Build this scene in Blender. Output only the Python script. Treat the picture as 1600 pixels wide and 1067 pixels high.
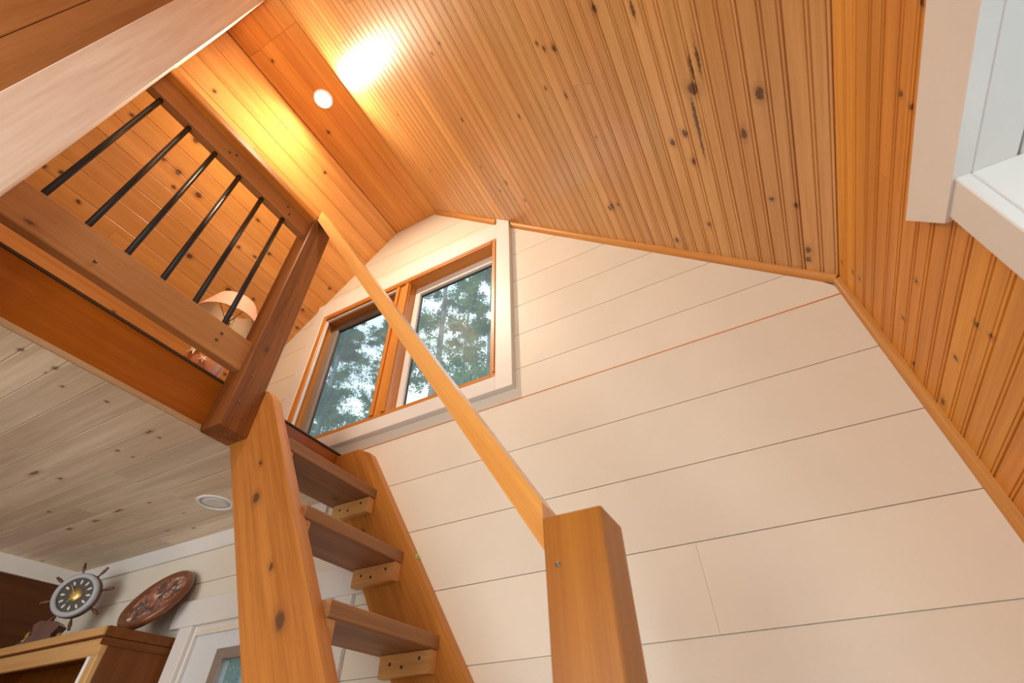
import bpy, bmesh, math, random
from mathutils import Vector, Matrix
random.seed(7)
scene = bpy.context.scene
for o in list(bpy.data.objects):
    bpy.data.objects.remove(o, do_unlink=True)
COL = scene.collection

# ------------------------------------------------------------------ camera
H = 1.45
PITCH, YAW, ROLL = 0.74834, -0.47151, -0.02405
cy_, sy_ = math.cos(YAW), math.sin(YAW)
fwd = Vector((sy_*math.cos(PITCH), cy_*math.cos(PITCH), math.sin(PITCH)))
rgt = Vector((cy_, -sy_, 0)); upv = rgt.cross(fwd)
r2 = rgt*math.cos(ROLL) + upv*math.sin(ROLL)
u2 = upv*math.cos(ROLL) - rgt*math.sin(ROLL)
cam = bpy.data.cameras.new('camera')
cam.sensor_fit = 'HORIZONTAL'; cam.sensor_width = 36.0
cam.lens = 743.4/1600*36.0
cam.clip_start = 0.02; cam.clip_end = 200
cam.dof.use_dof = True; cam.dof.focus_distance = 1.9; cam.dof.aperture_fstop = 4.0
cam_o = bpy.data.objects.new('camera', cam); COL.objects.link(cam_o)
cam_o.matrix_world = Matrix(((r2.x, u2.x, -fwd.x, 0), (r2.y, u2.y, -fwd.y, 0), (r2.z, u2.z, -fwd.z, H), (0, 0, 0, 1)))
scene.camera = cam_o

# ------------------------------------------------------------------ world, lights, exposure
scene.view_settings.view_transform = 'Standard'
scene.view_settings.look = 'None'
scene.view_settings.gamma = 1.0
scene.view_settings.use_curve_mapping = False
scene.view_settings.exposure = 0.0
W = bpy.data.worlds.new('sky'); scene.world = W; W.use_nodes = True
wn = W.node_tree.nodes; wl = W.node_tree.links
bg = wn['Background']
tcw = wn.new('ShaderNodeTexCoord'); nzw = wn.new('ShaderNodeTexNoise'); rpw = wn.new('ShaderNodeValToRGB')
nzw.inputs['Scale'].default_value = 2.2; nzw.inputs['Detail'].default_value = 5
wl.new(tcw.outputs['Generated'], nzw.inputs['Vector']); wl.new(nzw.outputs['Fac'], rpw.inputs['Fac'])
rpw.color_ramp.elements[0].position = .38; rpw.color_ramp.elements[0].color = (.50, .74, 1.0, 1)
rpw.color_ramp.elements[1].position = .6; rpw.color_ramp.elements[1].color = (.86, .95, 1.0, 1)
wl.new(rpw.outputs['Color'], bg.inputs['Color'])
bg.inputs['Strength'].default_value = 2.2

def area(name, loc, target, sx, sy, power, color):
    l = bpy.data.lights.new(name, 'AREA'); l.shape = 'RECTANGLE'; l.size = sx; l.size_y = sy
    l.energy = power; l.color = color
    o = bpy.data.objects.new(name, l); COL.objects.link(o); o.location = loc
    d = Vector(target) - Vector(loc)
    o.rotation_euler = d.to_track_quat('-Z', 'Y').to_euler()
    return o
# added fill lights at an assumed, unseen door and right-hand window behind the camera
area('front_fill_light', (-1.05, -3.05, 1.08), (-1.05, 0, 1.08), 2.3, 2.0, 70, (1.0, .95, .88))
area('right_fill_light', (.70, -1.65, 1.5), (-1.0, -1.65, 1.5), 1.2, 1.1, 25, (1.0, .97, .92))

# ------------------------------------------------------------------ helpers
WM = {}
def link(o, M, parent=None):
    COL.objects.link(o); WM[o.name] = M.copy()
    if parent is not None:
        o.parent = parent
        o.matrix_local = WM[parent.name].inverted() @ M
    else:
        o.matrix_local = M
    return o
def tag(o, label, cat=None, group=None, kind=None):
    if label: o['label'] = label
    if cat: o['category'] = cat
    if group: o['group'] = group
    if kind: o['kind'] = kind
    return o
def empty(name, loc, label, cat, group=None, kind=None):
    o = bpy.data.objects.new(name, None); o.empty_display_size = .05
    link(o, Matrix.Translation(loc)); return tag(o, label, cat, group, kind)
def frame(origin, ylen, zout):
    """local Y = length axis, local Z = outward face normal"""
    y = Vector(ylen).normalized(); z = Vector(zout).normalized(); z = (z - y*z.dot(y)).normalized(); x = y.cross(z)
    M = Matrix((x, y, z)).transposed().to_4x4(); M.translation = Vector(origin); return M
def mesh_obj(name, verts, faces, mat, M=None, parent=None, smooth=False, uvM=None, uvf=None):
    me = bpy.data.meshes.new(name); me.from_pydata([tuple(v) for v in verts], [], faces); me.update()
    bm = bmesh.new(); bm.from_mesh(me); bmesh.ops.recalc_face_normals(bm, faces=bm.faces[:]); bm.to_mesh(me); bm.free()
    if smooth:
        for p in me.polygons: p.use_smooth = True
    uv = me.uv_layers.new(name='surface')
    for l in me.loops:
        v = me.vertices[l.vertex_index].co
        uv.data[l.index].uv = uvf(v) if uvf else (v.x, v.y)
    me.materials.append(mat)
    o = bpy.data.objects.new(name, me)
    return link(o, M or Matrix(), parent)
def prism(cs, y0, y1, closed=True):
    """extrude a cross-section (x,z) along Y"""
    n = len(cs); v = [(x, y0, z) for x, z in cs] + [(x, y1, z) for x, z in cs]
    f = [(i, (i+1) % n, n+(i+1) % n, n+i) for i in range(n if closed else n-1)]
    if closed: f += [tuple(range(n)), tuple(range(2*n-1, n-1, -1))]
    return v, f
def chamf(w, t, c):
    """rectangle (x across, z depth; front face at z=0) with chamfered front edges"""
    h = w/2
    return [(-h, -t), (h, -t), (h, -c), (h-c, 0), (-h+c, 0), (-h, -c)]
def chamf4(w, t, c):
    h = w/2; k = t/2
    return [(-h+c, -k), (h-c, -k), (h, -k+c), (h, k-c), (h-c, k), (-h+c, k), (-h, k-c), (-h, -k+c)]
def bar(name, a, b, zout, w, t, mat, parent=None, c=.003, shift=(0, 0), uvf=None):
    """a timber from a to b; t along zout, w across"""
    a = Vector(a); b = Vector(b); L = (b-a).length
    M = frame((a+b)/2, b-a, zout)
    v, f = prism(chamf4(w, t, c), -L/2, L/2)
    return mesh_obj(name, v, f, mat, M, parent, uvf=uvf)
def box(name, lo, hi, mat, parent=None, c=.002, axis=None):
    """axis aligned timber with its grain along the longest (or given) axis"""
    lo = Vector(lo); hi = Vector(hi); d = hi-lo; ce = (lo+hi)/2
    if axis is None: axis = max(range(3), key=lambda i: d[i])
    e = [Vector((1, 0, 0)), Vector((0, 1, 0)), Vector((0, 0, 1))]
    o = [i for i in range(3) if i != axis]; zi = min(o, key=lambda i: d[i]); xi = [i for i in o if i != zi][0]
    M = frame(ce, e[axis], e[zi])
    c = min(c, d[zi]*.3, d[xi]*.3)
    v, f = prism(chamf4(d[xi], d[zi], c), -d[axis]/2, d[axis]/2)
    return mesh_obj(name, v, f, mat, M, parent)
def poly(name, pts, z0, z1, mat, M, parent=None, uvf=None):
    n = len(pts); v = [(x, y, z0) for x, y in pts] + [(x, y, z1) for x, y in pts]
    f = [tuple(range(n)), tuple(range(2*n-1, n-1, -1))] + [(i, (i+1) % n, n+(i+1) % n, n+i) for i in range(n)]
    return mesh_obj(name, v, f, mat, M, parent, uvf=uvf)
def lathe(prof, n=32, cap=True):
    v = []; f = []
    for r, z in prof:
        for i in range(n):
            a = 2*math.pi*i/n; v.append((r*math.cos(a), r*math.sin(a), z))
    for k in range(len(prof)-1):
        for i in range(n):
            f.append((k*n+i, k*n+(i+1) % n, (k+1)*n+(i+1) % n, (k+1)*n+i))
    if cap:
        f.append(tuple(range(n-1, -1, -1))); f.append(tuple(range((len(prof)-1)*n, len(prof)*n)))
    return v, f
def tube(pts, rads, n=8):
    v = []; f = []; pts = [Vector(p) for p in pts]
    for k, p in enumerate(pts):
        d = (pts[min(k+1, len(pts)-1)] - pts[max(k-1, 0)]).normalized()
        s = d.cross(Vector((.31, .17, 1)) if abs(d.z) < .95 else Vector((1, .2, 0))).normalized(); t = d.cross(s)
        for i in range(n):
            a = 2*math.pi*i/n; v.append(p + (s*math.cos(a) + t*math.sin(a))*rads[k])
    for k in range(len(pts)-1):
        for i in range(n):
            f.append((k*n+i, k*n+(i+1) % n, (k+1)*n+(i+1) % n, (k+1)*n+i))
    f.append(tuple(range(n-1, -1, -1))); f.append(tuple(range((len(pts)-1)*n, len(pts)*n)))
    return v, f
def ring(R, r, n=40, m=10, sz=1.0):
    v = []; f = []
    for i in range(n):
        a = 2*math.pi*i/n
        for j in range(m):
            b = 2*math.pi*j/m; q = R + r*math.cos(b)
            v.append((q*math.cos(a), q*math.sin(a), r*sz*math.sin(b)))
    for i in range(n):
        for j in range(m):
            f.append((i*m+j, i*m+(j+1) % m, ((i+1) % n)*m+(j+1) % m, ((i+1) % n)*m+j))
    return v, f

# ------------------------------------------------------------------ materials
class NT:
    def __init__(s, name):
        s.m = bpy.data.materials.new(name); s.m.use_nodes = True
        s.n = s.m.node_tree.nodes; s.l = s.m.node_tree.links; s.b = s.n['Principled BSDF']
    def node(s, t, **kw):
        nd = s.n.new(t)
        for k, v in kw.items(): setattr(nd, k, v)
        return nd
    def put(s, sock, val):
        if isinstance(val, (int, float)): sock.default_value = val
        elif isinstance(val, (tuple, list)):
            sock.default_value = tuple(val) + ((1,) if len(val) == 3 and len(sock.default_value) == 4 else ())
        else: s.l.new(val, sock)
    def math(s, op, a, b=0.0, clamp=False):
        nd = s.node('ShaderNodeMath', operation=op, use_clamp=clamp); s.put(nd.inputs[0], a); s.put(nd.inputs[1], b); return nd.outputs[0]
    def vec(s, op, a, b):
        nd = s.node('ShaderNodeVectorMath', operation=op); s.put(nd.inputs[0], a); s.put(nd.inputs[1], b)
        return nd.outputs['Value'] if op == 'LENGTH' else nd.outputs[0]
    def mix(s, fac, a, b, mode='MIX'):
        nd = s.node('ShaderNodeMix', data_type='RGBA', blend_type=mode)
        s.put(nd.inputs[0], fac); s.put(nd.inputs[6], a); s.put(nd.inputs[7], b); return nd.outputs[2]
    def ramp(s, fac, p0, p1):
        nd = s.node('ShaderNodeMapRange'); nd.interpolation_type = 'SMOOTHSTEP'
        s.put(nd.inputs[0], fac); nd.inputs[1].default_value = p0; nd.inputs[2].default_value = p1
        nd.inputs[3].default_value = 0; nd.inputs[4].default_value = 1; return nd.outputs[0]
    def noise(s, v, scale, detail=2, rough=.5, dist=0):
        nd = s.node('ShaderNodeTexNoise'); s.put(nd.inputs['Vector'], v); nd.inputs['Scale'].default_value = scale
        nd.inputs['Detail'].default_value = detail; nd.inputs['Roughness'].default_value = rough; nd.inputs['Distortion'].default_value = dist
        return nd.outputs['Fac']

def knotty(name, light, dark, knots, *a, **k):
    base = wood(name, light, dark, (), *a, **k)
    def pick(u0, u1, v0, v1):
        sub = [q for q in knots if u0-.02 < q[0] < u1+.02 and v0-.03 < q[1] < v1+.03]
        return wood(name, light, dark, sub, *a, **k) if sub else base
    return pick
def wood(name, light, dark, knots=(), vor=.5, vcell=7.0, rough=.42, coat=.25, vary=.16, grain=1.0, kcol=(.105, .035, .012), cov=(1.0, .42)):
    t = NT(name); tc = t.node('ShaderNodeTexCoord'); oi = t.node('ShaderNodeObjectInfo')
    comb = t.node('ShaderNodeCombineXYZ')
    rnd = oi.outputs['Random']
    t.put(comb.inputs[0], t.math('MULTIPLY', rnd, 13.7)); t.put(comb.inputs[1], t.math('MULTIPLY', rnd, 91.3)); t.put(comb.inputs[2], t.math('MULTIPLY', rnd, 37.1))
    p = t.vec('ADD', tc.outputs['Object'], comb.outputs[0])
    # long soft bands and fine streaks along local Y
    wob = t.noise(t.vec('MULTIPLY', p, (3, 1.6, 3)), 1.0, 2)
    pw = t.vec('ADD', p, t.vec('MULTIPLY', wob, (.05, 0, .05)) if False else (0, 0, 0))
    band = t.noise(t.vec('MULTIPLY', pw, (26*grain, .9, 26*grain)), 1.0, 3, .55, .35)
    fine = t.noise(t.vec('MULTIPLY', pw, (170*grain, 4.5, 170*grain)), 1.0, 2, .6)
    blot = t.noise(t.vec('MULTIPLY', p, (4, 1.5, 4)), 1.0, 2)
    g = t.math('ADD', t.math('MULTIPLY', t.ramp(band, .33, .68), .62), t.math('MULTIPLY', t.ramp(fine, .3, .7), .38))
    col = t.mix(g, light, dark)
    col = t.mix(t.math('MULTIPLY', t.ramp(blot, .35, .7), .35), col, t.mix(.5, col, dark))
    # knots
    uvn = t.node('ShaderNodeUVMap'); uvn.uv_map = 'surface'
    kmask = None; halo = None
    wobk = t.node('ShaderNodeTexNoise'); wobk.inputs['Scale'].default_value = 90; t.put(wobk.inputs['Vector'], tc.outputs['Object'])
    wv = t.vec('MULTIPLY', t.vec('SUBTRACT', wobk.outputs['Color'], (.5, .5, .5)), (.011, .015, 0))
    uvw = t.vec('ADD', uvn.outputs[0], wv)
    for (ku, kv, ru, rv) in knots:
        d = t.vec('LENGTH', t.vec('MULTIPLY', t.vec('SUBTRACT', uvw, (ku, kv, 0)), (1/ru, 1/rv, 0)), (0, 0, 0))
        k = t.math('SUBTRACT', 1.0, t.ramp(d, .55, 1.05)); h = t.math('SUBTRACT', 1.0, t.ramp(d, .7, 2.3))
        kmask = k if kmask is None else t.math('MAXIMUM', kmask, k)
        halo = h if halo is None else t.math('MAXIMUM', halo, h)
    if vor > 0:
        vo = t.node('ShaderNodeTexVoronoi'); vo.voronoi_dimensions = '2D'; vo.inputs['Scale'].default_value = vcell
        t.put(vo.inputs['Vector'], t.vec('MULTIPLY', t.vec('ADD', p, wv), (1, .55, 0)))
        sp = t.node('ShaderNodeSeparateColor'); t.l.new(vo.outputs['Color'], sp.inputs[0])
        sel = t.math('LESS_THAN', sp.outputs[0], vor)
        rad = t.math('MULTIPLY_ADD', sp.outputs[1], .05)
        rad = t.math('ADD', t.math('MULTIPLY', sp.outputs[1], .045*vcell/7), .022*vcell/7)
        q = t.math('DIVIDE', vo.outputs['Distance'], rad)
        k = t.math('MULTIPLY', t.math('SUBTRACT', 1.0, t.ramp(q, .5, 1.0)), sel)
        h = t.math('MULTIPLY', t.math('SUBTRACT', 1.0, t.ramp(q, .7, 2.6)), sel)
        kmask = k if kmask is None else t.math('MAXIMUM', kmask, k)
        halo = h if halo is None else t.math('MAXIMUM', halo, h)
    if kmask is not None:
        kd = tuple(.45*a + .55*b for a, b in zip(dark, kcol))
        col = t.mix(t.math('MULTIPLY', halo, cov[1]), col, kd); col = t.mix(t.math('MULTIPLY', kmask, .88*cov[0]), col, kcol)
    # board to board variation
    val = t.math('ADD', 1-vary, t.math('MULTIPLY', t.math('FRACT', t.math('MULTIPLY', rnd, 7.77)), 2*vary))
    hs = t.node('ShaderNodeHueSaturation'); t.put(hs.inputs['Color'], col); t.put(hs.inputs['Value'], val)
    t.put(hs.inputs['Hue'], t.math('ADD', .4965, t.math('MULTIPLY', t.math('FRACT', t.math('MULTIPLY', rnd, 31.3)), .007)))
    t.l.new(hs.outputs[0], t.b.inputs['Base Color'])
    t.put(t.b.inputs['Roughness'], rough); t.b.inputs['Coat Weight'].default_value = coat; t.b.inputs['Coat Roughness'].default_value = .3; t.b.inputs['Specular IOR Level'].default_value = .32
    bp = t.node('ShaderNodeBump'); bp.inputs['Strength'].default_value = .12; bp.inputs['Distance'].default_value = .002
    t.put(bp.inputs['Height'], fine); t.l.new(bp.outputs[0], t.b.inputs['Normal'])
    return t.m
def paint(name, col, rough=.5, vary=.03, spec=.5):
    t = NT(name); tc = t.node('ShaderNodeTexCoord'); oi = t.node('ShaderNodeObjectInfo')
    n1 = t.noise(tc.outputs['Object'], 3.0, 3); n2 = t.noise(t.vec('MULTIPLY', tc.outputs['Object'], (60, 6, 60)), 1.0, 2)
    c = t.mix(t.ramp(n1, .3, .75), col, tuple(x*.94 for x in col))
    v = t.math('ADD', 1-vary, t.math('MULTIPLY', oi.outputs['Random'], 2*vary))
    hs = t.node('ShaderNodeHueSaturation'); t.put(hs.inputs['Color'], c); t.put(hs.inputs['Value'], v)
    t.l.new(hs.outputs[0], t.b.inputs['Base Color']); t.put(t.b.inputs['Roughness'], rough)
    t.b.inputs['Specular IOR Level'].default_value = spec
    bp = t.node('ShaderNodeBump'); bp.inputs['Strength'].default_value = .05; bp.inputs['Distance'].default_value = .002
    t.put(bp.inputs['Height'], n2); t.l.new(bp.outputs[0], t.b.inputs['Normal'])
    return t.m
def plain(name, col, rough=.5, metal=0.0, emit=None, es=0, nz=.1):
    t = NT(name); tc = t.node('ShaderNodeTexCoord'); n1 = t.noise(tc.outputs['Object'], 18.0, 3)
    t.put(t.b.inputs['Base Color'], t.mix(n1, tuple(x*(1-nz) for x in col), tuple(min(1, x*(1+nz)) for x in col)))
    t.put(t.b.inputs['Roughness'], rough); t.put(t.b.inputs['Metallic'], metal)
    if emit: t.put(t.b.inputs['Emission Color'], emit); t.put(t.b.inputs['Emission Strength'], es)
    return t.m
def glass(name, tint=(.93, .97, .96)):
    t = NT(name); t.n.remove(t.b)
    tr = t.node('ShaderNodeBsdfTransparent'); tr.inputs[0].default_value = tint + (1,)
    gl = t.node('ShaderNodeBsdfGlossy'); gl.inputs['Roughness'].default_value = .02
    lw = t.node('ShaderNodeLayerWeight'); lw.inputs[0].default_value = .5
    fac = t.math('ADD', t.math('MULTIPLY', t.math('POWER', lw.outputs['Facing'], 4.0), .45), .02)
    ms = t.node('ShaderNodeMixShader'); t.l.new(fac, ms.inputs[0]); t.l.new(tr.outputs[0], ms.inputs[1]); t.l.new(gl.outputs[0], ms.inputs[2])
    df = t.node('ShaderNodeBsdfTranslucent'); df.inputs[0].default_value = (.8, .88, .92, 1)
    m2 = t.node('ShaderNodeMixShader'); m2.inputs[0].default_value = .09; t.l.new(ms.outputs[0], m2.inputs[1]); t.l.new(df.outputs[0], m2.inputs[2])
    out = [n for n in t.n if n.type == 'OUTPUT_MATERIAL'][0]; t.l.new(m2.outputs[0], out.inputs[0])
    return t.m

K = lambda L, r=.009, e=1.5: [(a, b, r, r*e) for a, b in L]
kn_right = K([(1.522, .454), (1.542, .474), (1.034, .373), (.953, .4), (1.473, .599), (1.271, .691), (.888, .684), (.357, .628), (.855, 1.074), (1.008, 1.12), (1.582, 1.093), (.815, .934), (.302, .969), (2.175, 1.015), (2.241, 1.032)], .0065, 1.4) \
    + K([(1.781, .404), (1.584, .48), (.942, 1.021), (1.532, 1.116), (1.902, .82), (1.951, .789), (1.802, 1.244), (2.261, 1.244)], .009, 1.5) \
    + [(1.896, .43, .006, .028), (2.182, .685, .0125, .02), (2.126, .797, .009, .02), (2.009, .655, .017, .022), (2.042, .58, .005, .05), (2.018, .60, .004, .04), (1.998, .745, .006, .08), (1.997, .83, .004, .05)]
kn_left = K([(.67, .272), (.689, .403), (.493, .22), (.975, .841), (.961, .585)], .015, 1.15) + K([(.741, .308), (.672, .195), (.616, -.009), (1.077, .114), (1.018, -.004), (1.042, -.059), (.25, .111), (.098, .734),
    (.93, .974), (.672, .85), (.756, .715), (.574, .679), (.581, 1.255), (1.411, .544), (.793, 1.229), (.901, 1.286)], .0095, 1.2)
kn_wall = K([(.602, 2.319), (.613, 2.285), (.987, 2.218), (1.22, 2.548), (1.206, 2.486), (1.197, 2.447), (.444, 2.282), (1.146, 2.248), (1.261, 2.19), (.937, 2.043), (.929, 2.008), (1.077, 2.07)], .007, 1.0)
kn_low = [(-1.607, .47, .008, .006), (-1.64, .365, .008, .005), (-1.657, .634, .02, .007), (-1.862, .654, .010, .006), (-1.857, .706, .008, .005), (-1.661, .671, .008, .005), (-2.274, .601, .035, .008),
    (-2.335, .943, .03, .008), (-2.52, .957, .025, .009), (-2.704, .95, .02, .008), (-2.361, 1.177, .012, .006), (-2.237, 1.216, .01, .006), (-2.156, .959, .012, .005), (-2.587, .809, .012, .007), (-1.572, .309, .012, .006), (-1.568, .225, .012, .006)]

P_L, P_D = (.80, .45, .165), (.60, .29, .085)
M_right = knotty('varnished_bead_pine', P_L, P_D, kn_right, .10, 6, .36, .7, .10)
M_left = knotty('varnished_pine', (.90, .46, .13), (.74, .32, .065), kn_left, .10, 6, .36, .7, .10)
M_flat = knotty('varnished_pine_flat', (.76, .33, .08), (.60, .225, .042), [(-1.439, .163, .008, .01), (-1.449, .577, .01, .012)], .10, 6, .38, .3, .08)
M_wall = knotty('bead_pine_wall', (.74, .32, .045), (.56, .205, .022), kn_wall, .10, 6, .45, .12, .06)
M_low = knotty('pale_plank', (.86, .745, .575), (.62, .49, .34), kn_low, .25, 6, .55, .0, .10, kcol=(.22, .12, .055))
M_trim = wood('pine_moulding', (.64, .31, .08), (.48, .20, .04), (), 0, coat=.1)
M_fascia = wood('amber_beam', (.42, .125, .006), (.28, .075, .003), (), 0, rough=.4, coat=.1, vary=.02)
M_post = wood('aged_cedar_post', (.34, .128, .032), (.17, .055, .012), (), .35, 5, .5, .06, .04)
M_cedar = wood('cedar_stair', (.50, .21, .055), (.32, .115, .025), (), .3, 5, .5, .06, .10)
M_tread = wood('weathered_tread', (.40, .20, .085), (.24, .105, .04), (), .3, 5, .55, .04, .10)
M_newel = wood('honey_newel', (.46, .165, .014), (.34, .105, .007), (), .3, 5, .42, .08, .04)
M_rail = wood('blond_handrail', (.80, .39, .09), (.66, .27, .05), (), .35, 5, .3, 1.0, .04)
M_lrail = wood('brown_pine_rail', (.47, .215, .075), (.34, .14, .042), (), .35, 6, .5, .08, .05)
M_cleat = wood('fresh_pine_cleat', (.66, .37, .135), (.52, .25, .075), (), .2, 6, .5, .05, .08)
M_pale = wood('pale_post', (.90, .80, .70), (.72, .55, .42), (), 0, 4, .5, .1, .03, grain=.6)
M_wainscot = wood('shade_darkened_wall', (.11, .033, .003), (.07, .018, .0015), (), .15, 5, .5, .05, .05)  # kitchen wall shade is put into this wood colour
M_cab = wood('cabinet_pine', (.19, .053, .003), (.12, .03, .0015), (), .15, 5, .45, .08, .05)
M_cablt = wood('cabinet_frame_pine', (.66, .40, .16), (.52, .28, .10), (), .2, 5, .4, .1, .05)
M_strip = wood('pale_strip', (.62, .42, .23), (.48, .30, .15), (), 0, coat=0)
M_nose = wood('dark_nosing', (.09, .05, .025), (.05, .028, .012), (), 0, coat=0)
M_white = paint('white_board', (.755, .69, .57), .5, .02)
M_casing = paint('white_casing', (.76, .735, .69), .42, .02)
M_door = paint('cool_white_door', (.70, .73, .74), .45, .02)
M_frame = wood('orange_window_pine', (.68, .285, .05), (.52, .18, .025), (), 0, rough=.38, coat=.3, vary=.06)
M_taupe = plain('taupe_sash', (.26, .21, .17), .5)
M_black = plain('black_iron', (.018, .017, .016), .42, .2)
M_dark = plain('dark_gap', (.03, .026, .022), .7)
M_glass = glass('window_glass')
M_screen = glass('window_glass_screened', (.80, .86, .88))
M_screw = plain('steel_screw', (.22, .19, .15), .35, .9)
M_hole = plain('screw_head_dark', (.06, .035, .02), .5)
M_floor = wood('floor_plank', (.62, .46, .30), (.48, .33, .20), (), .2, 5)
M_brass = plain('brass', (.55, .38, .13), .35, .8)
M_wheelwood = wood('dark_mahogany', (.16, .05, .022), (.09, .025, .01), (), 0, rough=.3, coat=.5)
M_greyring = plain('grey_bezel', (.42, .43, .45), .4)
M_dial = plain('dark_dial', (.045, .04, .035), .4)
M_cream = plain('cream_mark', (.72, .66, .52), .5)
M_lampw = plain('white_trim_ring', (.82, .82, .82), .45)
M_shade = plain('pink_shade', (.80, .37, .26), .7)
M_shadein = plain('cream_shade_lining', (.70, .52, .34), .7)
M_ceram = plain('orange_ceramic', (.62, .24, .11), .25)
M_star = plain('starfish', (.85, .68, .42), .6)
M_green = plain('green_tape', (.35, .62, .18), .5)

# ------------------------------------------------------------------ room planes
YW = 1.3125            # gable wall front face
XR = .465              # right wall
ZF = 4.218             # flat ceiling strip
XA, XB = -1.2, -1.531  # flat strip edges
KR = (ZF-2.567)/(XR-XA)          # right slope
TL = math.tan(math.radians(43))  # left slope
XL = -3.28             # left wall
ZC = 2.3095            # ceiling under the loft
ZL = 2.50              # loft floor
YB = -3.0              # front wall behind the camera
def x_right(z): return min(XR, XA + (ZF-z)/KR)
def x_left(z): return max(XL, XB - (ZF-z)/TL)

# gable wall: every shiplap board is a piece
gable = empty('wall_back', (-1.4, YW, 0), 'gable end wall clad in white horizontal shiplap boards', 'wall', kind='structure')
rows = [.02, .24, .447, .654, .861, 1.067, 1.273, 1.479, 1.686, 1.891, 2.097, 2.30, 2.513, 2.658, 2.842, 3.019, 3.195, 3.406, 3.596, 3.785, 3.97, ZF]
WX0, WX1, WZ0, WZ1 = -1.955, -.733, 2.658, 3.596      # window hole
DX0, DX1, DZ1 = -2.13, -1.33, 1.93                     # door hole
MG = frame((0, YW, 0), (1, 0, 0), (0, -1, 0))          # local Y=+x, Z=-y, X=-z
def gboard(z0, z1, xa0, xa1, xb0, xb1):
    g = .0013
    zc = (z0+z1)/2; xc = (xa0+xb0)/2
    M = frame((xc, YW, zc), (1, 0, 0), (0, -1, 0))
    h = (z1-z0)/2 - g
    pts = [(h, xa0-xc), (h, xb0-xc), (-h, xb1-xc), (-h, xa1-xc)]
    poly('shiplap_board', pts, -.007, 0, M_white, M, gable)
seams = {1.686: [-.16], 2.097: [-.55], 1.891: [-.172]}
for z0, z1 in zip(rows[:-1], rows[1:]):
    A0, A1, B0, B1 = x_left(z0), x_left(z1), x_right(z0), x_right(z1)
    if z0 >= WZ0-1e-4 and z1 <= WZ1+1e-4:
        gboard(z0, z1, A0, A1, WX0, WX0); gboard(z0, z1, WX1, WX1, B0, B1)
    elif z0 < DZ1 - .1:
        gboard(z0, z1, A0, A1, DX0, DX0); 
        xs = [DX1] + ([-.16] if abs(z0-1.686) < .01 else []) + [B0]
        for q in range(len(xs)-1): gboard(z0, z1, xs[q]+(.0005 if q else 0), xs[q]+(.0005 if q else 0), xs[q+1], xs[q+1])
    else:
        gboard(z0, z1, A0, A1, B0, B1)
def slab(name, lo, hi, mat, parent): return box(name, lo, hi, mat, parent, c=.0005)
# sheathing behind the boards, with the openings left free
YS0, YS1 = YW+.0072, YW+.09
for lo, hi in (((XL-.1, YS0, 0), (DX0, YS1, DZ1)), ((DX1, YS0, 0), (XR+.1, YS1, DZ1)), ((XL-.1, YS0, DZ1), (XR+.1, YS1, 2.6)),
               ((XL-.1, YS0, 2.6), (WX0-.03, YS1, 3.65)), ((WX1+.03, YS0, 2.6), (XR+.1, YS1, 3.65)), ((XL-.1, YS0, 3.65), (XR+.1, YS1, 4.4))):
    slab('sheathing', lo, hi, M_white, gable)
slab('bare_wood_strip', (x_left(2.513)+.4, YW-.001, 2.511), (XR-.02, YW+.004, 2.5152), M_frame, gable)

# sloped ceilings: every board is a piece
def bead_profile(w, t):
    h = w/2; g = .0034; dp = .0062; b = .0088
    pts = [(-h, -t), (-h, -dp), (-h+g*.5, -dp), (-h+g, 0)]
    pts += [(-h+b, 0), (-h+b+g*.4, -dp*.8), (-h+b+g, 0)]
    for u in (-b/2, b/2): pts += [(u-g*.6, 0), (u, -dp*.8), (u+g*.6, 0)]
    pts += [(h-g*.5, 0), (h-.0002, -dp*.8), (h, -t)]
    return pts
def lay(parent, name, origin, udir, vdir, nrm, U0, U1, V0, V1, pitch, mat, prof, joints=0, uvoff=(0, 0), t=.014, phase=0):
    """cover a plane with boards running along vdir, stepping along udir"""
    udir = Vector(udir).normalized(); vdir = Vector(vdir).normalized(); origin = Vector(origin)
    n = max(1, round((U1-U0)/pitch)); w = (U1-U0)/n
    for i in range(n):
        u = U0 + w*(i+.5); cuts = [V0, V1]
        if joints and random.random() < joints: cuts.insert(1, V0 + (V1-V0)*random.uniform(.25, .75))
        for a, b in zip(cuts[:-1], cuts[1:]):
            M = frame(origin + udir*u + vdir*(a+b)/2, vdir, nrm)
            xl = M.to_3x3().col[0]; sg = 1 if xl.dot(udir) > 0 else -1
            v, f = prism(prof(w, t), -(b-a)/2+.0004, (b-a)/2-.0004)
            mid = (a+b)/2
            mesh_obj(name, v, f, mat(u-w/2, u+w/2, a, b), M, parent, uvf=lambda c, u=u, mid=mid, sg=sg: (u + sg*c.x + uvoff[0], mid + c.y + uvoff[1]))
vprof = lambda w, t: chamf(w-.0006, t, .0022)
sR = Vector((XR-XA, 0, 2.567-ZF)); LR = sR.length; nR = Vector((-(ZF-2.567), 0, -(XR-XA)))
ceil_r = empty('ceiling', (XA, 0, ZF), 'right roof slope of knotty beaded pine boards above the white gable wall', 'ceiling', kind='structure')
lay(ceil_r, 'bead_board', (XA, 0, ZF), sR, (0, 1, 0), nR, 0, LR, -.9, YW, .0938, M_right, bead_profile, .12)
ceil_f = empty('ceiling', (XB, 0, ZF), 'narrow flat pine ceiling strip at the ridge holding the lit downlight', 'ceiling', kind='structure')
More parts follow.
